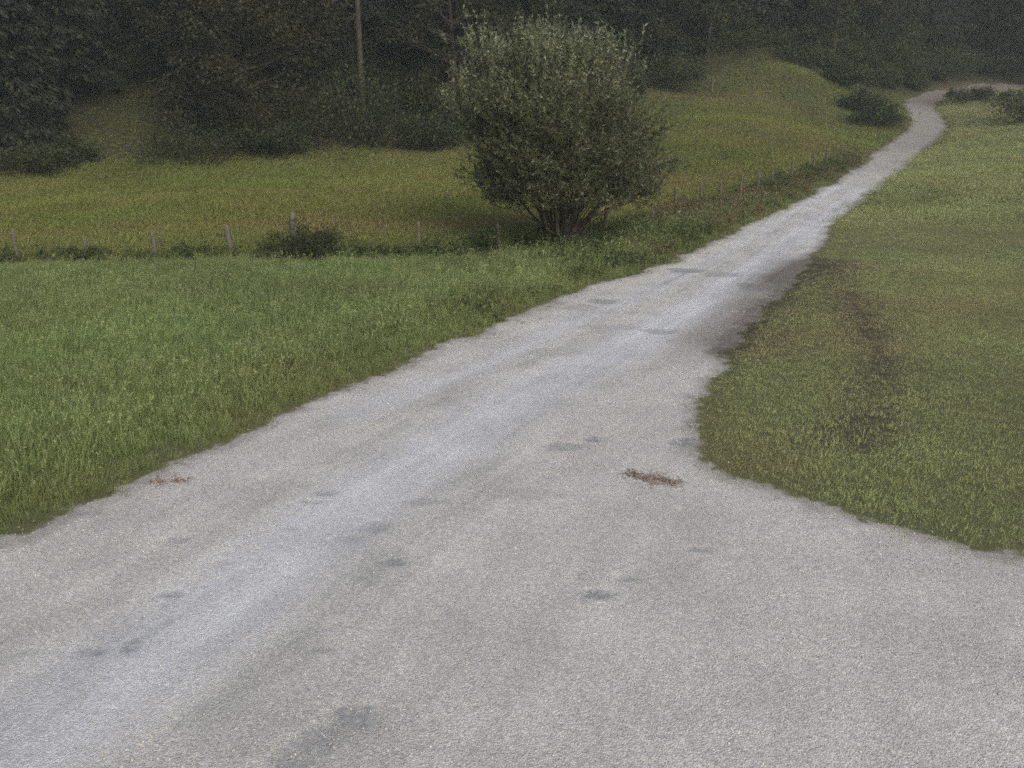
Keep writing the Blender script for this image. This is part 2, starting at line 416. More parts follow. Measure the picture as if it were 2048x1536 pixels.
# ------------------------------------------------------------------ surface fields
def fields(x, y):
    x = np.ravel(x); y = np.ravel(y)
    s = sdf(x, y); dist = np.hypot(x, y)
    soft = .085 + .22 * sstep(2.5, 7, x - y * 0.20) * sstep(13, 17, y) * (1 - sstep(26, 32, y))   # the blurred right-hand shoulder
    s2 = s + edge_wobble(x, y)
    g = sstep(-1, 1, s2 / (soft * 3.2))
    md = np.exp(-(line_dist(x, y, mudS) / 1.15) ** 2) * (.6 + .5 * fbm(x, y, .9, 33)) * sstep(-.2, .3, 1 - s * .8)
    mt = np.exp(-(line_dist(x, y, mudT) / .55) ** 2) * (.28 + .45 * fbm(x, y, .9, 31))
    out_road = 1 - sstep(-.2, .4, s)
    g = np.maximum(g, np.clip(mt, 0, 1) * .36 * out_road * (1 - .6 * sstep(0, 1, (13.5 - y) / 4)))
    tr = np.exp(-(line_dist(x, y, trackA) / (.72)) ** 2) + .75 * np.exp(-(line_dist(x, y, trackB) / .42) ** 2)
    edge = (1 - sstep(.0, .4, s2 + .3 * (fbm(x, y, 5, 160) - .5))) * .5
    stn = np.zeros(len(x))
    wx = (fbm(x, y, 6, 71) - .5) * .9; wy = (fbm(x, y, 6, 91) - .5) * .9
    for (a, b, ra, rb, q) in spots_w:
        k = np.abs(x - a) < ra * 3
        if not k.any(): continue
        e = np.hypot((x[k] - a) / ra + wx[k], (y[k] - b) / rb + wy[k])
        stn[k] = np.maximum(stn[k], (1 - sstep(.62, 1.12, e)) * q)
    vv = line_dist(x, y, trackA) * np.where(y > np.interp(x, trackA[:, 0], trackA[:, 1]), 1, -1)
    near_t = np.exp(-(vv / 1.9) ** 2)
    streak = .5 + (.35 + .65 * near_t) * (-.5 + fbm(vv * 3.2 + 40, y * .22 + 3, 1.0, 140, 4) * .6 + fbm(vv * 9 + 40, y * .8, 1.0, 150, 3) * .4)
    stn = np.maximum(stn, .42 * sstep(.58, .74, streak) * sstep(.4, .62, fbm(x, y, .8, 141)))
    stn = np.maximum(stn, .28 * np.exp(-((line_dist(x, y, trackA) - .95) / .22) ** 2) * sstep(.5, .66, fbm(x, y, 1.6, 44)) * 1.4)
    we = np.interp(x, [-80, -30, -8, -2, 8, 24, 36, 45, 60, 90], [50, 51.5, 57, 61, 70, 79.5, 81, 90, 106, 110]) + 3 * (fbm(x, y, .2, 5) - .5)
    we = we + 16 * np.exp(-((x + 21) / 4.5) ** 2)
    wood_slope_shade = sstep(-1.5, 1.5, y - we + 16 * np.exp(-((x + 21) / 4.5) ** 2))
    wood = np.maximum(sstep(-1.5, 1.5, y - we), .6 * wood_slope_shade) * (1 - sstep(-1.5, .2, s))  # tree shade on the grassy slope is painted in as part-strength floor colour
    dry = np.clip(sstep(.46, .70, fbm(x, y, .16, 21)) * .5 + sstep(.52, .72, fbm(x, y, .7, 24)) * .3, 0, 1)
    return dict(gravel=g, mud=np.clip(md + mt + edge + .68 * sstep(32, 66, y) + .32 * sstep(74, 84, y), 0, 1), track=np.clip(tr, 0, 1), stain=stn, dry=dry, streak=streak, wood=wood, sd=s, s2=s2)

# ------------------------------------------------------------------ ground sheet
def axis(segs):
    o = []
    for a, b, st_ in segs: o += list(np.arange(a, b, st_))
    return np.array(o + [segs[-1][1]])
gx = axis([(-600, -120, 40), (-120, -40, 4), (-40, -16, 1), (-16, 14, .3), (14, 48, .5), (48, 120, 4), (120, 600, 40)])
gy = axis([(-400, -40, 40), (-40, 0, 4), (0, 34, .3), (34, 104, .6), (104, 160, 4), (160, 900, 40)])
X, Y = np.meshgrid(gx, gy); Z = H(X, Y)
nx, ny = len(gx), len(gy)
fl = fields(X, Y)
Z = Z - .07 * sstep(.15, .5, fl['sd']).reshape(Z.shape)
i = (np.arange(ny - 1)[:, None] * nx + np.arange(nx - 1)[None]).ravel()
gf = np.stack([i, i + 1, i + nx + 1, i + nx], 1)
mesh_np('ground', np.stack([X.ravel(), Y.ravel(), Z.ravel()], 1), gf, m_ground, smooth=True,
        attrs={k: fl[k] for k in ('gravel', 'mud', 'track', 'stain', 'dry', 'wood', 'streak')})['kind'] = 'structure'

# ------------------------------------------------------------------ gravel road sheet, laid a little above the ground
cell = .05
vid = {}; RV = []; RF = []
for bx in np.arange(-24, 92, 2.0):
    for by in np.arange(-4, 108, 2.0):
        c0 = sdf([bx + 1], [by + 1])[0]
        if c0 < -1.6: continue
        if by < 2 and abs(bx) > 14: continue
        cs = cell if (by < 30) else .1
        n = int(round(2 / cs)) + 1
        a = np.linspace(bx, bx + 2, n); b = np.linspace(by, by + 2, n)
        xx, yy = np.meshgrid(a, b); s = sdf(xx, yy)
        e = 1e-3
        wob = edge_wobble(xx.ravel(), yy.ravel())
        s = s + wob + .12
        k = (s < 0) & (s > -cs * 1.5)
        px_, py_ = xx.ravel().copy(), yy.ravel().copy()
        if k.any():
            gx_ = (sdf(px_[k] + .01, py_[k]) - sdf(px_[k] - .01, py_[k])) / .02
            gy_ = (sdf(px_[k], py_[k] + .01) - sdf(px_[k], py_[k] - .01)) / .02
            px_[k] -= gx_ * s[k]; py_[k] -= gy_ * s[k]
        ok = (s > -cs * 1.5).reshape(n, n)
        fk = ok[:-1, :-1] & ok[1:, :-1] & ok[:-1, 1:] & ok[1:, 1:]
        jj, ii = np.nonzero(fk)
        if len(jj) == 0: continue
        base = sum(len(q) for q in RV) if False else (RV_n if 'RV_n' in globals() else 0)
        used = np.zeros(n * n, bool); q = np.stack([jj * n + ii, jj * n + ii + 1, (jj + 1) * n + ii + 1, (jj + 1) * n + ii], 1)
        used[q.ravel()] = True; remap = np.cumsum(used) - 1
        RV.append(np.stack([px_[used], py_[used]], 1)); RF.append(remap[q] + base); RV_n = base + int(used.sum())
RV = np.vstack(RV); RF = np.vstack(RF)
# weld the seams between blocks
key = np.round(RV / 1e-4).astype(np.int64); _, ui, inv = np.unique(key, axis=0, return_index=True, return_inverse=True)
inv = inv.ravel(); RV = RV[ui]; RF = inv[RF]
fr = fields(RV[:, 0], RV[:, 1])
rz_ = H(RV[:, 0], RV[:, 1]) + .012 + (fbm(RV[:, 0], RV[:, 1], .5, 8) - .5) * .02 - .018 * fr['stain'] * (fr['sd'] > .2) - .012 * fr['track']
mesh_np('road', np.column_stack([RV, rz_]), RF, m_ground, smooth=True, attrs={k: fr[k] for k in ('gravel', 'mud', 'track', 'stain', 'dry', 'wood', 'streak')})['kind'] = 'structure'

# ------------------------------------------------------------------ scattering ground cover
def scatter_nodes(name, coll, smin, smax, tilt=.2, seed=0):
    g = bpy.data.node_groups.new(name, 'GeometryNodeTree')
    g.interface.new_socket('Geometry', in_out='INPUT', socket_type='NodeSocketGeometry')
    g.interface.new_socket('Geometry', in_out='OUTPUT', socket_type='NodeSocketGeometry')
    N, L = g.nodes, g.links
    gi = N.new('NodeGroupInput'); go = N.new('NodeGroupOutput')
    dp = N.new('GeometryNodeDistributePointsOnFaces'); dp.distribute_method = 'RANDOM'; dp.inputs['Seed'].default_value = seed
    na = N.new('GeometryNodeInputNamedAttribute'); na.data_type = 'FLOAT'; na.inputs['Name'].default_value = 'dens'
    ci = N.new('GeometryNodeCollectionInfo'); ci.inputs['Collection'].default_value = coll
    ci.inputs['Separate Children'].default_value = True; ci.inputs['Reset Children'].default_value = True
    ip = N.new('GeometryNodeInstanceOnPoints'); ip.inputs['Pick Instance'].default_value = True
    rv = N.new('FunctionNodeRandomValue'); rv.data_type = 'FLOAT_VECTOR'; rv.inputs['Min'].default_value = (-tilt, -tilt, 0); rv.inputs['Max'].default_value = (tilt, tilt, 6.283)
    rs = N.new('FunctionNodeRandomValue'); rs.data_type = 'FLOAT'
    fl_ = [s for s in rs.inputs if s.type == 'VALUE']; fl_[0].default_value = smin; fl_[1].default_value = smax
    rs.inputs['Seed'].default_value = 5
    na2 = N.new('GeometryNodeInputNamedAttribute'); na2.data_type = 'FLOAT'; na2.inputs['Name'].default_value = 'size'
    mu = N.new('ShaderNodeMath'); mu.operation = 'MULTIPLY'
    L.new(gi.outputs[0], dp.inputs['Mesh']); L.new(na.outputs['Attribute'], dp.inputs['Density'])
    L.new(dp.outputs['Points'], ip.inputs['Points']); L.new(ci.outputs[0], ip.inputs['Instance'])
    L.new(rv.outputs[0], ip.inputs['Rotation'])
    L.new([s for s in rs.outputs if s.type == 'VALUE'][0], mu.inputs[0]); L.new(na2.outputs['Attribute'], mu.inputs[1])
    L.new(mu.outputs[0], ip.inputs['Scale']); L.new(ip.outputs[0], go.inputs[0])
    return g
def scatter(name, label, cat, x, y, fn, protos, smin=.7, smax=1.3, tilt=.2, seed=0, mat=None, dz=0.0):
    """x, y: grid axes; fn(X, Y, fields) -> density per m2, size, dry"""
    X, Y = np.meshgrid(x, y); X = X.ravel(); Y = Y.ravel()
    f = fields(X, Y); d, sz, dr = fn(X, Y, f)
    nx, ny = len(x), len(y)
    i = (np.arange(ny - 1)[:, None] * nx + np.arange(nx - 1)[None]).ravel()
    q = np.stack([i, i + 1, i + nx + 1, i + nx], 1)
    q = q[(d[q] > 0.01).any(1)]
    used = np.zeros(len(X), bool); used[q.ravel()] = True; rm = np.cumsum(used) - 1
    o = mesh_np(name, np.column_stack([X, Y, H(X, Y) + dz])[used], rm[q], mat, attrs={'dens': d[used], 'size': (sz + 0 * X)[used], 'dry': (dr + 0 * X)[used]})
    tag(o, label, cat, kind='stuff')
    col_ = bpy.data.collections.new(name + '_clumps')
    for p in protos: col_.objects.link(p)
    md_ = o.modifiers.new('scatter', 'NODES'); md_.node_group = scatter_nodes(name + '_nodes', col_, smin, smax, tilt, seed)
    return o

def blade_clump(n, h, spread, wid, mat, lean=.5, seeds=0, name='clump', hv=.5):
    """a tuft of bent tapering blades, some carrying seed heads"""
    mb = MB()
    r = spread * np.sqrt(rng.random(n)); a = rng.random(n) * 6.283
    p = np.column_stack([r * np.cos(a), r * np.sin(a), np.full(n, -.02)])
    hh = h * (1 - hv + hv * 2 * rng.random(n) * .75); ln = lean * rng.random(n) * hh; b = rng.random(n) * 6.283
    dx = np.column_stack([np.cos(b), np.sin(b), np.zeros(n)]); side = np.column_stack([-np.sin(b + .6), np.cos(b + .6), np.zeros(n)]) * wid * .5
    up = np.array([0, 0, 1.0])
    m1 = p + dx * (ln * .3)[:, None] + up * (hh * .6)[:, None]; tip = p + dx * ln[:, None] + up * (hh - ln * .25)[:, None]
    v = np.stack([p - side, p + side, m1 + side * .8, m1 - side * .8, tip + side * .12, tip - side * .12], 1).reshape(-1, 3)
    k = np.arange(n)[:, None] * 6
    f = np.vstack([k + [0, 1, 2, 3], k + [3, 2, 4, 5]])
    va = rng.random(n)[:, None] * .5 + np.array([0, 0, .3, .3, .5, .5])[None]
    mb.add(v, f, va.ravel())
    for _ in range(seeds):
        q = rng.integers(n); c = tip[q]; s_ = .035
        m = 6; pp = c + rng.normal(size=(m, 3)) * [.006, .006, .02]
        mb.leaves(pp, rng.normal(size=(m, 3)) * .5 + [0, 0, 1], s_, .010, 1.0)
    return mb.build(name, mat, link=False)
def herb_clump(n, h, spread, leaf, mat, name='herb'):
    mb = MB()
    for _ in range(n):
        a = rng.random() * 6.283; r = spread * rng.random() ** .5; hh = h * (.4 + .8 * rng.random())
        b = np.array([r * math.cos(a), r * math.sin(a), 0]); tp = b + [rng.normal() * .15 * hh, rng.normal() * .15 * hh, hh]
        pts = np.array([b, (b + tp) / 2 + rng.normal(size=3) * .02, tp]); mb.tube(pts, [.004, .003, .002], 3, .3)
        m = 9; tt = rng.random(m)[:, None] ** .7; pp = b + (tp - b) * tt
        mb.leaves(pp, rng.normal(size=(m, 3)) * [1, 1, .4] + [0, 0, .25], leaf * (.6 + .7 * rng.random(m)), leaf * .5, .2 + .7 * rng.random(m), .08)
    return mb.build(name, mat, link=False)

MG = [blade_clump(34, .18, .12, .0050, m_grass, .7, s, 'grass_clump') for s in (0, 1, 2)] + [blade_clump(16, .32, .10, .005, m_grass, .6, 3, 'grass_clump')]
PG = [blade_clump(34, .14, .27, .012, m_past, 1.0, 0, 'pasture_clump') for _ in range(3)]
LG = [blade_clump(52, .036, .16, .0036, m_lawn, 1.5, 0, 'lawn_clump') for _ in range(3)]
HB = [herb_clump(7, .34, .16, .07, m_weed) for _ in range(3)] + [blade_clump(18, .45, .14, .008, m_weed, .6, 2, 'weed_clump')]

fence_pts = [(-260, 520), (-90, 522), (35, 520), (172, 514), (313, 515), (464, 508), (592, 508), (838, 506), (997, 500), (1210, 468), (1350, 420), (1400, 408), (1440, 404), (1480, 396), (1515, 385), (1545, 375), (1582, 362), (1625, 348), (1652, 337), (1682, 322)]
fence_w = np.array([ground(*q) for q in fence_pts])
fl2 = fence_w[:, :2]
fxs, fys = fl2[:, 0], fl2[:, 1]
def beyond_fence(x, y):
    """signed distance beyond the fence line, roughly"""
    return y - np.interp(x, fxs, fys)
def leftside(x, y): return x < np.interp(y, Lp[:, 1], Lp[:, 0]) + .6
Lsort = Lp[np.argsort(Lp[:, 1])]
def leftside(x, y): return x < np.interp(y, Lsort[:, 1], Lsort[:, 0]) + .8

off = lambda f, k=.0, w_=.35: 1 - sstep(k - w_, k + w_ * .3, f['s2'])
def f_meadow(x, y, f):
    b = beyond_fence(x, y); d = off(f, .02, .25) * leftside(x, y) * (1 - sstep(-.3, .8, b)) * (y > 5)
    bare = .55 + .45 * sstep(.3, .45, fbm(x, y, .8, 12))
    k = 95 - 45 * sstep(14, 24, y)
    near_edge = sstep(-1.2, -.1, f['s2'])
    size = (.72 + .5 * fbm(x, y, .35, 9)) * (1 - .35 * near_edge) * (1 + .35 * sstep(-3, -1.6, f['s2']) * (1 - near_edge)) * (1 + .15 * sstep(15, 22, y)) * (1 - .6 * sstep(-2.5, -.5, b))
    dr = .14 + .5 * sstep(-2.6, -1.0, f['s2']) * fbm(x, y, 1.2, 40) + .3 * f['dry']
    fr_ = 26 * sstep(-.1, .0, f['s2']) * (1 - sstep(.15, .6, f['s2'])) * sstep(.52, .64, fbm(x, y, 1.1, 88)) * leftside(x, y) * (y > 6)
    return d * bare * k + fr_, size * (1 - .45 * sstep(-.1, .1, f['s2'])), dr
scatter('meadow_grass', 'tall unmown green grass between the gravel road and the post and wire fence', 'grass', axis([(-20, 16, .25)]), axis([(5, 46, .25)]), f_meadow, MG, .5, 1.55, .25, 1)
band = ground(900, 447)[1]; band2 = ground(300, 440)[1]
def f_pasture(x, y, f):
    b = beyond_fence(x, y); d = off(f, .0, .3) * leftside(x, y) * sstep(-.2, .6, b)
    px = CX + x / np.maximum(y, 1) * F
    edge = np.interp(x, [-60, -30, -8, -2, 8, 24, 36, 50], [52, 53, 58, 61, 70, 80, 82, 74])
    edge = edge + 14 * np.exp(-((x + 21) / 4.5) ** 2)
    d = d * (1 - sstep(edge + 1, edge + 7, y)) * (x < 50)
    k = 26 - 14 * sstep(35, 60, y)
    stripe = np.exp(-((b - 5.0) / 1.5) ** 2) * (.22 + .45 * fbm(x, y, .25, 60)) * sstep(-14, -8, x)* (1 - sstep(3, 12, x)) + np.exp(-((b - 4.2) / 1.2) ** 2) * .35
    dr = .10 + .5 * f['dry'] + stripe + .18 * fbm(x * .3, y, .8, 61)
    k = k * (1 - .6 * np.clip(f['wood'], 0, 1))  # grass thins in the wood and over the slope's painted tree shade
    return d * k, .8 + .5 * fbm(x, y, .3, 62) - .25 * f['wood'], np.clip(dr, 0, 1)
scatter('pasture_grass', 'yellowish pasture grass behind the post and wire fence up to the wood', 'grass', axis([(-50, 50, .6)]), axis([(22, 90, .6)]), f_pasture, PG, .8, 1.5, .35, 2)
def f_lawn(x, y, f):
    d = off(f, -.02, .22) * (~leftside(x, y)) * (y > 5)
    mt = np.exp(-(line_dist(x, y, mudT) / .5) ** 2)
    d = d * (1 - .66 * np.clip(mt * (.55 + .8 * fbm(x, y, .9, 31)), 0, 1)) * (1 - .5 * np.exp(-(line_dist(x, y, mudS) / .9) ** 2))
    k = 135 - 88 * sstep(18, 32, y) - 30 * sstep(50, 70, y)
    tall = sstep(32, 35, y) * 1.6
    patch = sstep(.45, .62, fbm(x, y, .45, 77))
    dr = .05 + .45 * patch * (1 - .6 * sstep(11, 13, x)) + .45 * mt + .2 * fbm(x, y, 2., 78)
    return d * k, (.8 + .6 * fbm(x, y, .5, 79)) * (1 + .9 * tall), np.clip(dr, 0, 1)
scatter('lawn_grass', 'short mown grass right of the gravel road', 'grass', axis([(2, 60, .3)]), axis([(5, 100, .3)]), f_lawn, LG, .8, 1.5, .3, 3)
def f_weeds(x, y, f):
    b = beyond_fence(x, y)
    d1 = np.exp(-((b + .25) / .45) ** 2) * (2 + 16 * sstep(.42, .62, fbm(x, y, .5, 50))) * off(f, -.3, .3)
    # scrub between willow, fence and road
    d2 = 14 * sstep(.5, 2.5, x) * off(f, -.25, .3) * (1 - sstep(0, 1.5, b)) * sstep(20, 25, y) * leftside(x, y) * sstep(.3, .5, fbm(x, y, .6, 52))
    d3 = 12 * np.exp(-((f['s2'] + .9) / .5) ** 2) * leftside(x, y) * sstep(.5, .65, fbm(x, y, .8, 53)) * (y > 12)
    dr = .15 + .75 * sstep(.45, .65, fbm(x, y, .5, 55)) * sstep(-1, 2, x)
    return (d1 + d2 + d3) * leftside(x, y) * (b < 1.2), .75 + .6 * fbm(x, y, .8, 54), dr
scatter('fence_line_weeds', 'rank weeds and tall herbs growing along the foot of the fence', 'weeds', axis([(-22, 26, .25)]), axis([(10, 62, .25)]), f_weeds, HB, .7, 1.4, .2, 4)
# loose stones
def stone(seed):
    r_ = np.random.default_rng(seed); import bmesh
    bm = bmesh.new(); bmesh.ops.create_icosphere(bm, subdivisions=1, radius=1)
    sc3 = np.array([1, .8, .55]) * (.8 + .4 * r_.random(3))
    for v in bm.verts: v.co = Vector(np.array(v.co) * sc3 * (1 + .25 * (r_.random() - .5)))
    me = bpy.data.meshes.new('stone'); bm.to_mesh(me); bm.free(); me.materials.append(m_stone)
    return bpy.data.objects.new('stone', me)
def f_stone(x, y, f):
    d = sstep(-.1, .25, f['s2']) * (1 - sstep(17, 24, y)) * (260 - 170 * f['track']) * (.25 + 1.2 * sstep(.3, .65, fbm(x, y, 1.3, 66)))
    return d, .0062 + 0 * x, 0 * x
scatter('loose_gravel', 'loose pale stones lying on the gravel road', 'gravel', axis([(-12, 12, .25)]), axis([(3.5, 24, .25)]), f_stone, [stone(s) for s in range(5)], .5, 1.5, 3.1, 6, dz=.012)

# ------------------------------------------------------------------ trees
def jit_path(a, b, n, j, sag=0.0):
    tt = np.linspace(0, 1, n)[:, None]; p = np.asarray(a) * (1 - tt) + np.asarray(b) * tt
    p[1:-1] += rng.normal(size=(n - 2, 3)) * j; p[:, 2] += sag * 4 * (tt * (1 - tt))[:, 0]
    return p
def broadleaf_meshes(h, rad, base, nclump, nleaf, leaf, mat, barkm, low=False, trunk_r=.22, name='tree'):
    tb = MB(); top = h * .86
    tp = jit_path((0, 0, -.3), (rng.normal() * .3, rng.normal() * .3, top), 9, .10)
    tb.tube(tp, np.linspace(trunk_r, .03, 9), 8)
    cb = MB(); lb = MB()
    ctr = (h + base) / 2; half = (h - base) / 2
    for i in range(nclump):
        d = rng.normal(size=3); d /= np.linalg.norm(d); rr = .35 + .65 * rng.random() ** .5
        lob = 1 + .22 * math.sin(3 * math.atan2(d[1], d[0]) + 1.3 * d[2] * 3)
        c = np.array([d[0] * rad * rr * lob, d[1] * rad * rr * lob, ctr + d[2] * half * rr])
        taper = 1 - .35 * max(0, d[2]) ** 2; c[:2] *= taper
        zt = max(base * .5, min(top, c[2] - .35 * math.hypot(c[0], c[1]) - .3)); st_ = tp[0] + (tp[-1] - tp[0]) * (zt + .3) / (top + .3)
        lb.tube(jit_path(st_, c, 5, .10, -.1), np.linspace(.06 + .012 * math.hypot(c[0], c[1]), .012, 5), 5)
        cr = (.55 + .6 * rng.random()) * rad / 3.6
        m = int(nleaf * (.6 + .8 * rng.random()))
        q = rng.normal(size=(m, 3)); q /= np.linalg.norm(q, axis=1)[:, None]; q *= (rng.random(m) ** .45)[:, None] * [cr * 1.25, cr * 1.25, cr * .7]
        pp = c + q; tone = rng.random() * .35
        cb.leaves(pp, rng.normal(size=(m, 3)) + [0, 0, -.3] + q * .4, leaf * (.6 + .8 * rng.random(m)), leaf * .62 * (.6 + .8 * rng.random(m)), np.clip(tone + rng.random(m) * .65, 0, 1), .08)
    return tb, lb, cb
def make_broadleaf(name, loc, h, rad, base, nclump=60, nleaf=260, leaf=.2, mat=None, barkm=None, trunk_r=.22, rz=0):
    r = empty(name, loc, rz)
    tb, lb, cb = broadleaf_meshes(h, rad, base, nclump, nleaf, leaf, mat, barkm, trunk_r=trunk_r)
    tb.v += lb.v; tb.a += lb.a; tb.f += [f_ + tb.n for f_ in lb.f]
    tr = tb.build('trunk', barkm or m_bark, r, True)
    cb.build('crown', mat or m_broad, r)
    return r
def make_spruce(name, loc, h, rad, base, barkm=None, mat=None, trunk_r=.24, dead=False):
    r = empty(name, loc)
    tb = MB(); n = 12
    tp = np.column_stack([rng.normal(size=n) * .02, rng.normal(size=n) * .02, np.linspace(-.3, h, n)])
    tb.tube(tp, np.linspace(trunk_r, .02, n), 9); bb = tb; cb = MB(); z = base
    while z < h - .3:
        fr_ = (z - base) / (h - base); L = rad * (1 - fr_) ** .8 * (.55 + .45 * min(1, fr_ * 5 + .4))
        for k in range(int(7 + 3 * rng.random())):
            a = rng.random() * 6.283; l = L * (.7 + .5 * rng.random()); dr = np.array([math.cos(a), math.sin(a), 0])
            s = np.linspace(0, 1, 5)[:, None]
            p = np.array([0, 0, z]) + dr * s * l + np.array([0, 0, 1]) * (.10 * s - .42 * s ** 2 + .12 * s ** 3) * l
            bb.tube(p, np.linspace(.035, .008, 5), 4)
            m = int(16 + l * 20); q = rng.random(m) ** .75
            pp = np.column_stack([np.interp(q, s[:, 0], p[:, c]) for c in range(3)])
            sd_ = np.cross(dr, [0, 0, 1]); sg = rng.choice([-1, 1], m)[:, None]
            wv = (.55 * l * (1 - q) + .15)[:, None]
            pp2 = pp + sd_ * sg * wv * rng.random((m, 1)) + np.array([0, 0, -1]) * rng.random((m, 1)) * .28
            dd = dr * .6 + sd_ * sg * .6 + np.array([0, 0, -.75]) + rng.normal(size=(m, 3)) * .3
            cb.leaves(pp2, dd, .26 + .22 * rng.random(m), .10 + .06 * rng.random(m), np.clip(.15 + rng.random(m) * .8, 0, 1), .06)
        z += .34 + .2 * rng.random()
    tb.build('trunk', barkm or m_bark, r, True); cb.build('crown', mat or m_spruce, r)
    return r
def make_shrub(name, loc, w_, h, n=36, nleaf=160, leaf=.10, mat=None, stems=10, deep=.7, rz=0):
    r = empty(name, loc, rz); sb = MB(); cb = MB()
    for _ in range(n):
        a = rng.random() * 6.283; rr = rng.random() ** .6; cz = h * (.25 + .65 * rng.random() * math.sqrt(max(.05, 1 - rr ** 2 * .85)))
        c = np.array([w_ / 2 * rr * math.cos(a), deep * w_ / 2 * rr * math.sin(a), cz])
        sb.tube(jit_path((c[0] * .2, c[1] * .2, -.1), c, 5, .03 * h), np.linspace(.02, .005, 5) * max(1, h * .6), 4)
        m = int(nleaf * (.6 + .8 * rng.random())); cr = min(w_, h) * (.14 + .16 * rng.random())
        q = rng.normal(size=(m, 3)) * [cr * .8, cr * .8, cr * .6]; q[:, 2] = np.maximum(q[:, 2], -c[2] + .03)
        cb.leaves(c + q, rng.normal(size=(m, 3)) * [1, 1, .6] + [0, 0, .3], leaf * (.6 + .8 * rng.random(m)), leaf * .5, np.clip(rng.random() * .35 + rng.random(m) * .65, 0, 1), .08)
    sb.build('stems', m_bark, r, True); cb.build('foliage', mat or m_shrub, r)
    return r

# ---- the big willow by the road
wb = ground(1128, 490)
wil = empty('willow_tree', tuple(wb)); tag(wil, 'large rounded many-stemmed willow standing alone beside the gravel road', 'tree'); wil.scale = (1, 1, .965)
# crown outline as seen: (height above base, left reach, right reach)
prof = np.array([(1.2, 2.3, 2.5), (1.45, 2.95, 3.05), (1.8, 3.2, 3.25), (2.6, 3.5, 3.5), (3.4, 3.65, 3.45), (4.0, 3.85, 2.95), (4.5, 3.85, 2.5), (5.0, 3.4, 2.25), (5.5, 3.15, 2.1), (5.8, 3.0, 1.9), (6.0, 2.1, 1.5), (6.2, 1.1, .7)])
def wenv(z):
    return np.interp(z, prof[:, 0], prof[:, 1]), np.interp(z, prof[:, 0], prof[:, 2])
stb = MB(); brb = MB(); nodes = []
nst = 22
for i in range(nst):
    a = 2 * math.pi * i / nst + rng.normal() * .15; rr = (.45 + .55 * rng.random()) if i % 4 else .25
    hz = 3.2 + 2.6 * (1 - rr) + rng.random() * .8
    le, ri = wenv(hz); reach = (ri if math.cos(a) > 0 else le) * .72 * rr
    b = np.array([math.cos(a) * .19, math.sin(a) * .18, -.1]); e = np.array([math.cos(a) * reach, math.sin(a) * reach * .9, hz])
    c = b + np.array([math.cos(a) * .42 * reach, math.sin(a) * .42 * reach, hz * .24])
    s = np.linspace(0, 1, 12)[:, None]; p = (1 - s) ** 2 * b + 2 * s * (1 - s) * c + s ** 2 * e; p[2:] += rng.normal(size=(10, 3)) * .05
    r0 = .04 + .045 * rng.random(); stb.tube(p, np.linspace(r0 * 1.25, .02, 12), 7); nodes += list(p[2:])
for i in range(46):           # low fanning branches that droop towards the ground at the rim
    a = rng.random() * 6.283; le, ri = wenv(1.5); reach = (ri if math.cos(a) > 0 else le) * (.6 + .35 * rng.random())
    b = np.array([math.cos(a) * .2, math.sin(a) * .2, .1 + .3 * rng.random()]); e = np.array([math.cos(a) * reach, math.sin(a) * reach * .9, 1.4 + 1.6 * rng.random()])
    c = np.array([math.cos(a) * reach * .45, math.sin(a) * reach * .45, e[2] * .75]); s = np.linspace(0, 1, 9)[:, None]
    p = (1 - s) ** 2 * b + 2 * s * (1 - s) * c + s ** 2 * e; p[1:-1] += rng.normal(size=(7, 3)) * .03
    stb.tube(p, np.linspace(.028, .008, 9), 5); nodes += list(p[3:])
nodes = np.array(nodes)
# twigs and shoots all through the crown
NS = 4000
cand = []
while len(cand) < NS:
    z = 1.2 + 4.95 * rng.random(3000); le, ri = wenv(z); a = rng.random(3000) * 6.283
    half = (le + ri) / 2; mid = (ri - le) / 2; rr = rng.random(3000) ** .42
    keep = rng.random(3000) < (half / 3.5) ** 1.3
    keep &= ~((z < 1.2 + 1.0 * (1 - rr)) & (rr < .75))
    gap = fbm(a * 2.2 + 9, z * 1.4, 1.0, 201)
    keep &= (gap > .36 + .12 * rng.random(3000)) | (rr < .62)
    keep &= ~((z > 4.9) & (fbm((mid + half * rr * np.cos(a)) * 1.7 + 20, half * rr * np.sin(a) * 1.7 + 20, 1.0, 207) < .47 + .05 * (6.3 - z)))
    lump = .86 + .16 * np.sin(a * 5 + z * 1.7) * np.sin(z * 2.1 + a * 2) + .05 * rng.normal(size=3000)
    x = mid + half * rr * np.cos(a) * lump; y = half * .92 * rr * np.sin(a) * lump
    cand += list(np.column_stack([x, y, z])[keep])
cand = np.array(cand[:NS])
crb = MB(); pw = 0
P_, D_, V_ = [], [], []
nn_tree = nodes
from mathutils import kdtree
kd = kdtree.KDTree(len(nodes))
for i, q in enumerate(nodes): kd.insert(q, i)
kd.balance()
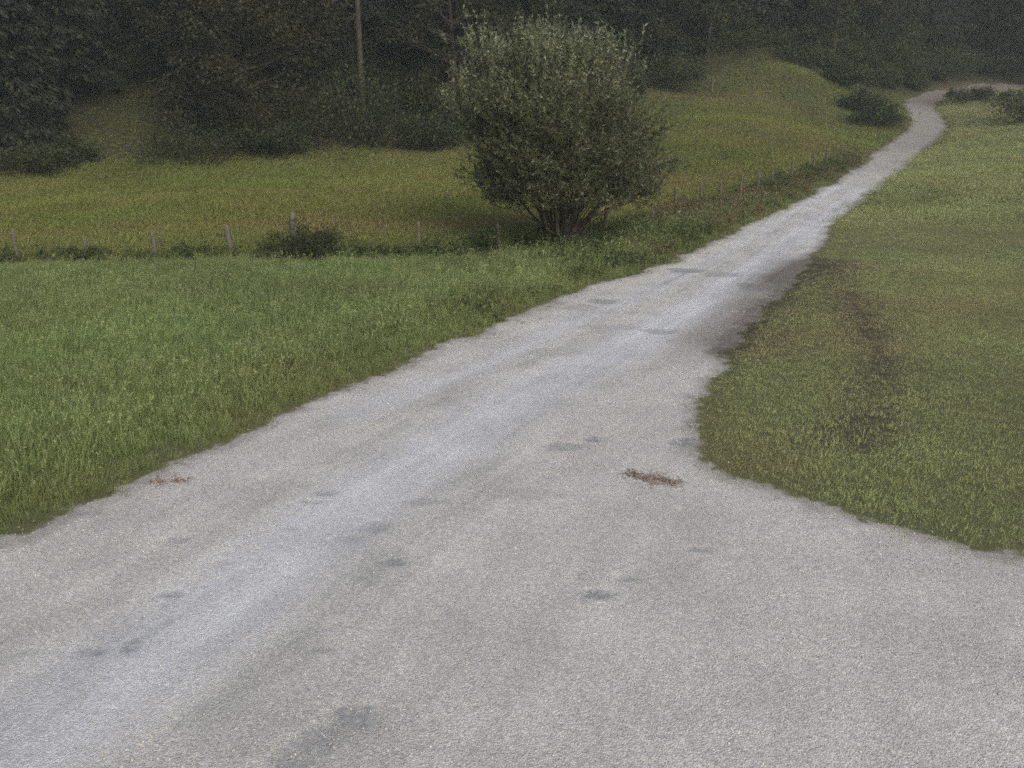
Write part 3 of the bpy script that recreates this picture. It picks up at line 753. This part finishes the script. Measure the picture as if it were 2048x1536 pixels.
for c in cand:
    zf = c[2] / 7.2
    out = np.array([c[0] * .35, c[1] * .35, 0]); 
    d = out * (.8 - .5 * zf) + np.array([0, 0, .45 + 1.5 * zf ** 2]) + rng.normal(size=3) * .38
    d /= np.linalg.norm(d); le_, ri_ = wenv(c[2]); rim = c[2] > 4.1 + .9 * abs(c[0]) / 2
    L = .34 + .34 * rng.random() + (.45 * rng.random() ** 2 if rim else 0)
    if rim: d = d * .8 + np.array([0, 0, .5]); d /= np.linalg.norm(d)
    L *= .75 + .6 * rng.random(); e = c + d * L
    co, idx, dist = kd.find(c)
    if dist < 1.6 and rng.random() < .55: brb.tube(jit_path(co, c, 4, .04), [.012, .010, .007, .005], 3)
    brb.tube(np.array([c, c + d * L * .5, e]), [.005, .004, .002], 3)
    m = 30 if c[2] > 4.6 else 26
    tt = np.sort(rng.random(m)); pp = c + d * L * tt[:, None]
    dd = d * .75 + rng.normal(size=(m, 3)) * .62
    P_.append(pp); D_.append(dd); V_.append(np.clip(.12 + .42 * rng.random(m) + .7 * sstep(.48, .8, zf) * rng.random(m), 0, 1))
for (tx, tz, nn) in [(-3.1, 6.15, 12), (-2.7, 5.9, 9), (-1.9, 5.95, 9), (-1.1, 6.2, 10), (-.5, 6.45, 15), (.1, 6.2, 9), (.5, 6.25, 11), (1.2, 6.05, 10), (1.8, 5.7, 10), (-3.6, 4.5, 10), (-3.3, 5.1, 6)]:
    for q in range(nn):
        b0 = np.array([tx, 0, tz]) + rng.normal(size=3) * [.22, .6, .16]; d = np.array([tx * .07, 0, 1]) + rng.normal(size=3) * .22; L = .35 + .4 * rng.random()
        e = b0 + d * L; brb.tube(np.array([b0 - d * .5, b0, e]), [.006, .005, .002], 3)
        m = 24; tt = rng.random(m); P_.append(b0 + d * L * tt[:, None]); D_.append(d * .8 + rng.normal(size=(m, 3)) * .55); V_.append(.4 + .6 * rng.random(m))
P_ = np.vstack(P_); D_ = np.vstack(D_); V_ = np.concatenate(V_)
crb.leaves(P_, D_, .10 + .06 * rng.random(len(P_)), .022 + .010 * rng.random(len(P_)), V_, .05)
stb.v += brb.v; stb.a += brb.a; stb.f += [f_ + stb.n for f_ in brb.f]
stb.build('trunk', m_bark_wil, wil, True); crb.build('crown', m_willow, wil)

# ---- trees of the wood's edge
def place(o, label, cat='tree', group='trees at the edge of the wood'): return tag(o, label, cat, group)
def P3(px, D): return tuple(on(px, D))
b1 = make_broadleaf('broadleaf_tree', P3(500, 56), 16, 4.9, -.4, 115, 250, .2, m_broad)
place(b1, 'big brownish leafy tree with low hanging crown, left of the pale bare trunk')
b2 = make_broadleaf('broadleaf_tree', P3(905, 61), 16, 3.8, .2, 80, 250, .2, m_broad)
place(b2, 'brownish leafy tree at the wood edge directly left behind the willow')
b3 = make_broadleaf('broadleaf_tree', P3(1402, 77), 16, 3.6, -.2, 74, 250, .22, m_broad2)
place(b3, 'olive leafy tree on the mound edge just right of the willow top')
s1 = make_spruce('spruce_tree', P3(40, 54), 20, 3.6, .8); place(s1, 'dark spruce reaching the ground at the far left edge of the wood')
s2 = make_spruce('spruce_tree', P3(620, 66), 21, 3.4, 2.5); place(s2, 'dark spruce in deep shade just left of the pale bare trunk')
sp1 = make_spruce('spruce_tree', P3(729, 61), 27, 3.4, 15.5, m_bark_pale, trunk_r=.23); place(sp1, 'tall spruce with a long pale bare trunk rising out of the undergrowth')
used = [b1, b2, b3, s1, s2]
def more(src, px, D, rz, s, label):
    c = copy_tree(src); c.location = P3(px, D); c.rotation_euler = (0, 0, rz); c.scale = (s, s, s); c['label'] = label; return c
more(s2, 150, 60, 1.1, 1.0, 'second dark spruce from the left edge of the wood')
more(s1, 262, 68, 2.2, 1.0, 'dark spruce standing back in the wood left of the big brownish leafy tree')
more(b3, -60, 58, .7, .95, 'leafy tree cut by the left edge of the frame beside the dark spruce')
more(b2, 385, 63, 2.9, 1.05, 'leafy tree just behind the left flank of the big brownish tree')
more(s2, 800, 70, 3.9, 1.1, 'dark spruce standing back in shade right of the pale bare trunk')
more(b3, 1010, 68, 4.4, 1.1, 'leafy tree behind the upper left of the willow')
more(s1, 1110, 74, .4, 1.1, 'dark spruce directly behind the willow top')
more(s2, 1215, 76, 5.0, 1.05, 'dark spruce behind the upper right of the willow')
more(b2, 1310, 76, 1.9, .8, 'dark leafy tree at the foot of the mound beside the willow')
more(s1, 1480, 84, 2.6, 1.05, 'dark spruce behind the left half of the grassy mound')
more(s2, 1568, 86, .9, 1.0, 'dark spruce behind the top of the grassy mound')
more(b3, 1650, 84, 2.1, .95, 'pale olive leafy tree right of the grassy mound top')
more(b1, 1745, 92, 3.3, .8, 'leafy tree rising above the dark shrub left of the road bend')
more(s1, 1830, 100, 4.0, 1.0, 'misty spruce above the far road bend')
more(b2, 1915, 102, 5.2, 1.05, 'misty leafy tree behind the last stretch of the road')
more(s2, 1990, 100, 1.5, 1.0, 'misty spruce behind the road near the right frame edge')
more(b3, 2075, 96, .2, 1.05, 'misty leafy tree cut by the right frame edge')

# ---- the wood behind, one mass
fw_src = [b1, b2, b3, s1, s2]
forest_protos = []
for o in fw_src:
    # one mesh per tree for the mass: trunk and crown together
    tr = [c for c in o.children if c.name.startswith('trunk')][0]; cr = [c for c in o.children if c.name.startswith('crown')][0]
    vs, fs, va, mi, base = [], [], [], [], 0
    for k_, ob in enumerate((tr, cr)):
        me = ob.data; n = len(me.vertices); v = np.empty(n * 3, np.float32); me.vertices.foreach_get('co', v); q = np.empty(len(me.loops), np.int32); me.loops.foreach_get('vertex_index', q)
        vs.append(v.reshape(-1, 3)); fs.append(q.reshape(-1, 4) + base); base += n; mi += [k_] * len(me.polygons)
        a = np.empty(n, np.float32); me.attributes['var'].data.foreach_get('value', a); va.append(a)
    forest_protos.append(mesh_np('forest_tree', np.vstack(vs), np.vstack(fs), attrs={'var': np.concatenate(va)}, mats=[tr.data.materials[0], cr.data.materials[0]], midx=mi, link=False))
def f_forest(x, y, f):
    edge = np.interp(x, [-80, -30, -8, -2, 8, 24, 36, 45, 60, 90], [62, 66, 72, 76, 84, 94, 100, 110, 112, 112])
    d = sstep(edge - 1, edge + 1, y) * (1 - sstep(125, 150, y)) * .10
    d2 = (x < -34) * (y > 30) * .03 * (y < edge)
    return d + d2, 1 + 0 * x, 0 * x
scatter('forest', 'dark dense wood covering the hillside behind the trees of its edge', 'forest', axis([(-90, 110, 4)]), axis([(28, 152, 4)]), f_forest, forest_protos, .85, 1.25, .03, 9)

# ---- undergrowth and shrubs
SG = 'shrubs along the edge of the wood'
def shrub_at(px, D, w_, h, label, group=SG, mat=None, leaf=.15, n=40, nl=110, name='shrub', deep=.7):
    o = make_shrub(name, P3(px, D), w_, h, n, nl, leaf, mat, deep=deep); tag(o, label, 'shrub', group); return o
sh1 = shrub_at(60, 49.5, 5.0, 1.6, 'low dark shrub at the wood edge at far left')
sh2 = shrub_at(132, 52, 3.2, 1.4, 'rounded dark shrub in front of the second spruce from the left')
sh3 = shrub_at(400, 53, 7.5, 2.4, 'wide dark shrub under the left half of the big brownish tree', n=34)
def more_s(src, px, D, rz, s, label, group=SG):
    c = copy_tree(src); c.location = P3(px, D); c.rotation_euler = (0, 0, rz); c.scale = s; c['label'] = label; c['group'] = group; return c
more_s(sh3, 640, 58, 1.4, (1, 1, 1.6), 'tall undergrowth shrub at the left foot of the pale trunk')
more_s(sh3, 738, 58.5, 2.4, (1, 1, 2.1), 'tall dense shrub hiding the foot of the pale bare trunk')
more_s(sh1, 560, 55, 2.0, (1, 1, 1.3), 'low shrub under the right half of the big brownish tree')
more_s(sh1, 870, 58, 4.0, (1, 1, 1.5), 'low shrub at the wood edge left of the willow')
more_s(sh3, 960, 63, 5.0, (1, 1, 1.5), 'broad shrub seen through the left rim of the willow')
more_s(sh2, 1245, 68, 1.0, (1.3, 1.3, 2.0), 'dark shrub at the wood edge touching the right rim of the willow')
more_s(sh1, 1330, 72, 2.7, (1.2, 1, 1.6), 'low dark shrub where the mound meets the wood')
more_s(sh3, 1450, 79, .3, (1, 1, 1.0), 'dark shrub along the left shoulder of the mound')
more_s(sh1, 1590, 80.5, 3.1, (1.2, 1, 1.2), 'low shrub on the crest of the mound')
more_s(sh2, 1672, 79, 5.1, (1.3, 1.3, 1.4), 'shrub on the right shoulder of the mound')
shb = shrub_at(1748, 67, 3.8, 1.7, 'dark rounded shrub on the left of the road before the far bend', 'shrubs by the far road bend', n=34)
shc = shrub_at(1938, 79.5, 6.0, 1.15, 'low wide dark shrub inside the far road bend on the right', 'shrubs by the far road bend', n=34)
more_s(sh2, 1715, 71, 2.2, (1.1, 1.1, 1.2), 'smaller shrub touching the dark shrub before the far bend', 'shrubs by the far road bend')
more_s(sh3, 2050, 66, 1.2, (1, 1, 1.0), 'wide dark shrub at the right frame edge below the road bend', 'shrubs by the far road bend')
more_s(sh1, 1775, 91, 1.2, (1.2, 1.2, 2.2), 'low shrub behind the outer side of the far road bend', 'shrubs by the far road bend')

def bramble(px, py, w_, h, label, n=20, nl=240, leaf=.055, mat=m_weed):
    c = ground(px, py); o = make_shrub('bramble_bush', tuple(c), w_, h, n, nl, leaf, mat, deep=.8)
    tag(o, label, 'bush', 'bushes growing through the fence'); return o
bramble(608, 517, 2.2, 1.0, 'dense dark bramble bush swallowing a thick fence post', mat=m_shrub, n=26, leaf=.065)
bramble(172, 520, 1.0, .42, 'small low weed bush at the foot of a short fence post')
bramble(975, 502, 1.3, .75, 'dark bush beside the fence post just left of the willow')
bramble(1080, 492, 1.5, .6, 'low scrub at the left foot of the willow')
bramble(1180, 500, 1.7, .5, 'low scrub at the right foot of the willow')

UG = []
for o in (sh1, sh2, sh3):
    me = [c for c in o.children if c.name.startswith('foliage')][0].data
    UG.append(bpy.data.objects.new('undergrowth_clump', me))
def f_under(x, y, f):
    w2 = np.interp(x, [-80, -30, -8, -2, 8, 24, 36, 45], [56, 57, 62, 64, 74, 83, 85, 94])
    slope_ = np.exp(-((x + 23) / 3.6) ** 2) * (y < 66)
    return f['wood'] * sstep(-1, 1, y - w2) * (1 - slope_) * (1 - sstep(112, 128, y)) * (1 - sstep(-2.6, -1.8, f['sd'])) * (x > -60) * (.11 + .16 * (x > 28)), 1.0 + 0 * x, 0 * x
scatter('undergrowth', 'dark tangled undergrowth covering the floor of the wood', 'undergrowth', axis([(-60, 90, 2)]), axis([(44, 130, 2)]), f_under, UG, .7, 1.2, .1, 12)

# ------------------------------------------------------------------ pasture fence
fence = empty('pasture_fence', tuple(fence_w[2])); tag(fence, 'old post and wire fence running past the willow and along the road', 'fence')
f0 = np.array(fence.location)
heights = [.9, .9, .9, .56, .82, .86, 1.25, .95, .82, .90, .95, 1.0, .9, 1.05, .9, 1.0, 1.05, .95, 1.05, 1.0]
rads = [.06, .06, .065, .06, .065, .08, .105, .055, .055, .08, .05, .055, .055, .055, .05, .05, .05, .05, .05, .05]
leans = [(0, 0), (.03, 0), (-.02, 0), (.02, .05), (-.06, 0), (-.13, .02), (-.03, 0), (.01, 0), (-.02, 0), (.02, 0), (0, 0), (.02, 0), (-.02, 0), (.02, 0), (0, 0), (-.10, 0), (0, 0), (.03, 0), (-.03, 0), (0, 0)]
tops = []
def post_mesh(r, h, lean, k=9):
    mb = MB(); n = 7; zz = np.linspace(-.25, h, n)
    p = np.column_stack([lean[0] * np.clip(zz, 0, 9) + .006 * rng.normal(size=n), lean[1] * np.clip(zz, 0, 9) + .006 * rng.normal(size=n), zz])
    rr = r * (1 + .08 * rng.normal(size=n)); rr[-1] *= .78; rr[-2] *= .97
    mb.tube(p, rr, k, .5, cap=True); return mb, p[-1]
for i, (w_, h, r, ln) in enumerate(zip(fence_w, heights, rads, leans)):
    mb, tp_ = post_mesh(r, h, ln); p = mb.build('post', m_post if i not in (8, 9) and i < 10 else m_post_dark, fence); p.location = w_ - f0
    tops.append((w_, h, ln))
    if i == 5:
        s_ = MB(); zz = np.linspace(.18, .62, 6); s_.tube(np.column_stack([ln[0] * zz + .01, ln[1] * zz - .028, zz]), .042, 7); q = s_.build('split_face', m_post_tan, p)
        p['label'] = 'leaning fence post with a bare tan split in its side'
for frac in (.38, .62, .88):
    pts = []
    for i, (w_, h, ln) in enumerate(tops):
        hh = frac * .8 if h > .6 else frac * h
        q = w_ - f0 + np.array([ln[0] * hh, ln[1] * hh - .05, hh]); pts.append(q)
        if i < len(tops) - 1:
            nx_ = tops[i + 1][0] - f0 + np.array([0, -.05, frac * .8]); pts.append((q + nx_) / 2 - [0, 0, .03 + .03 * rng.random()])
    wr = MB(); wr.tube(np.array(pts), .0022, 4); wr.build('wire', m_wire, fence)
for px, py, h, ln, lb in [(684, 472, .42, (-.45, 0), 'thin bent stake left of the dark leaning stake behind the fence'), (775, 480, .42, (-.5, .1), 'dark leaning stake in the grass behind the fence'), (326, 492, .55, (-.12, 0), 'thin upright stake just behind the third fence post')]:
    mb, _ = post_mesh(.018, h + .15, ln, 6); o = mb.build('fence_stake', m_post_dark); o.location = ground(px, py); tag(o, lb, 'stake', 'loose stakes behind the fence')
for px, D, h, lb in [(1416, 72, 1.1, 'short tan stump post at the wood edge left of the mound'), (1701, 75, 1.2, 'short tan post at the wood edge right of the mound')]:
    mb, _ = post_mesh(.10, h, (.03, 0), 8); o = mb.build('wooden_post', m_post_dark); o.location = P3(px, D); tag(o, lb, 'post', 'tan posts at the wood edge')

# ------------------------------------------------------------------ litter on the road
def litter(name, label, px, py, w_, d_, n, curve):
    c = ground(px, py); mb = MB()
    s = rng.random(n) * 2 - 1; u = rng.normal(size=n) * (.16 + .34 * fbm(s * 3 + 7, s * 0 + px, 1.0, 5))
    x = s * w_ / 2 + rng.normal(size=n) * .02; y = -s * curve + .05 * np.sin(s * 7) + u * d_ * 1.5 * (1 - .4 * s * s); k_ = rng.random(n) < .25; x = np.where(k_, x * 1.35, x); y = np.where(k_, y + rng.normal(size=n) * .07, y); z = .012 + np.abs(rng.normal(size=n)) * .012
    dd = rng.normal(size=(n, 3)) * [1, 1, .15]
    mb.leaves(np.column_stack([x, y, z]), dd, .02 + .04 * rng.random(n), .008 + .012 * rng.random(n), rng.random(n), .1)
    o = mb.build(name, m_red); o.location = c; tag(o, label, 'debris'); return o
litter('leaf_litter', 'reddish brown smear of dirt and dead leaves on the gravel near the lawn edge', 1307, 960, .52, .13, 900, .13)
litter('leaf_litter', 'small thin brown smear of dirt on the gravel near the left grass verge', 338, 965, .42, .06, 260, -.05)

# ------------------------------------------------------------------ morning haze
m_haze, t = new_mat('haze')
v_ = t.nodes.new('ShaderNodeVolumePrincipled'); v_.inputs['Color'].default_value = (.80, .92, .84, 1); v_.inputs['Density'].default_value = .0009; v_.inputs['Anisotropy'].default_value = .2
o_ = t.nodes.new('ShaderNodeOutputMaterial'); t.links.new(v_.outputs[0], o_.inputs['Volume'])
bxv = np.array([(x, y, z) for z in (-3, 90) for y in (-420, 920) for x in (-620, 620)], float)
hz_ = mesh_np('haze', bxv, [(0, 2, 3, 1), (4, 5, 7, 6), (0, 1, 5, 4), (2, 6, 7, 3), (0, 4, 6, 2), (1, 3, 7, 5)], m_haze)
hz_['kind'] = 'stuff'
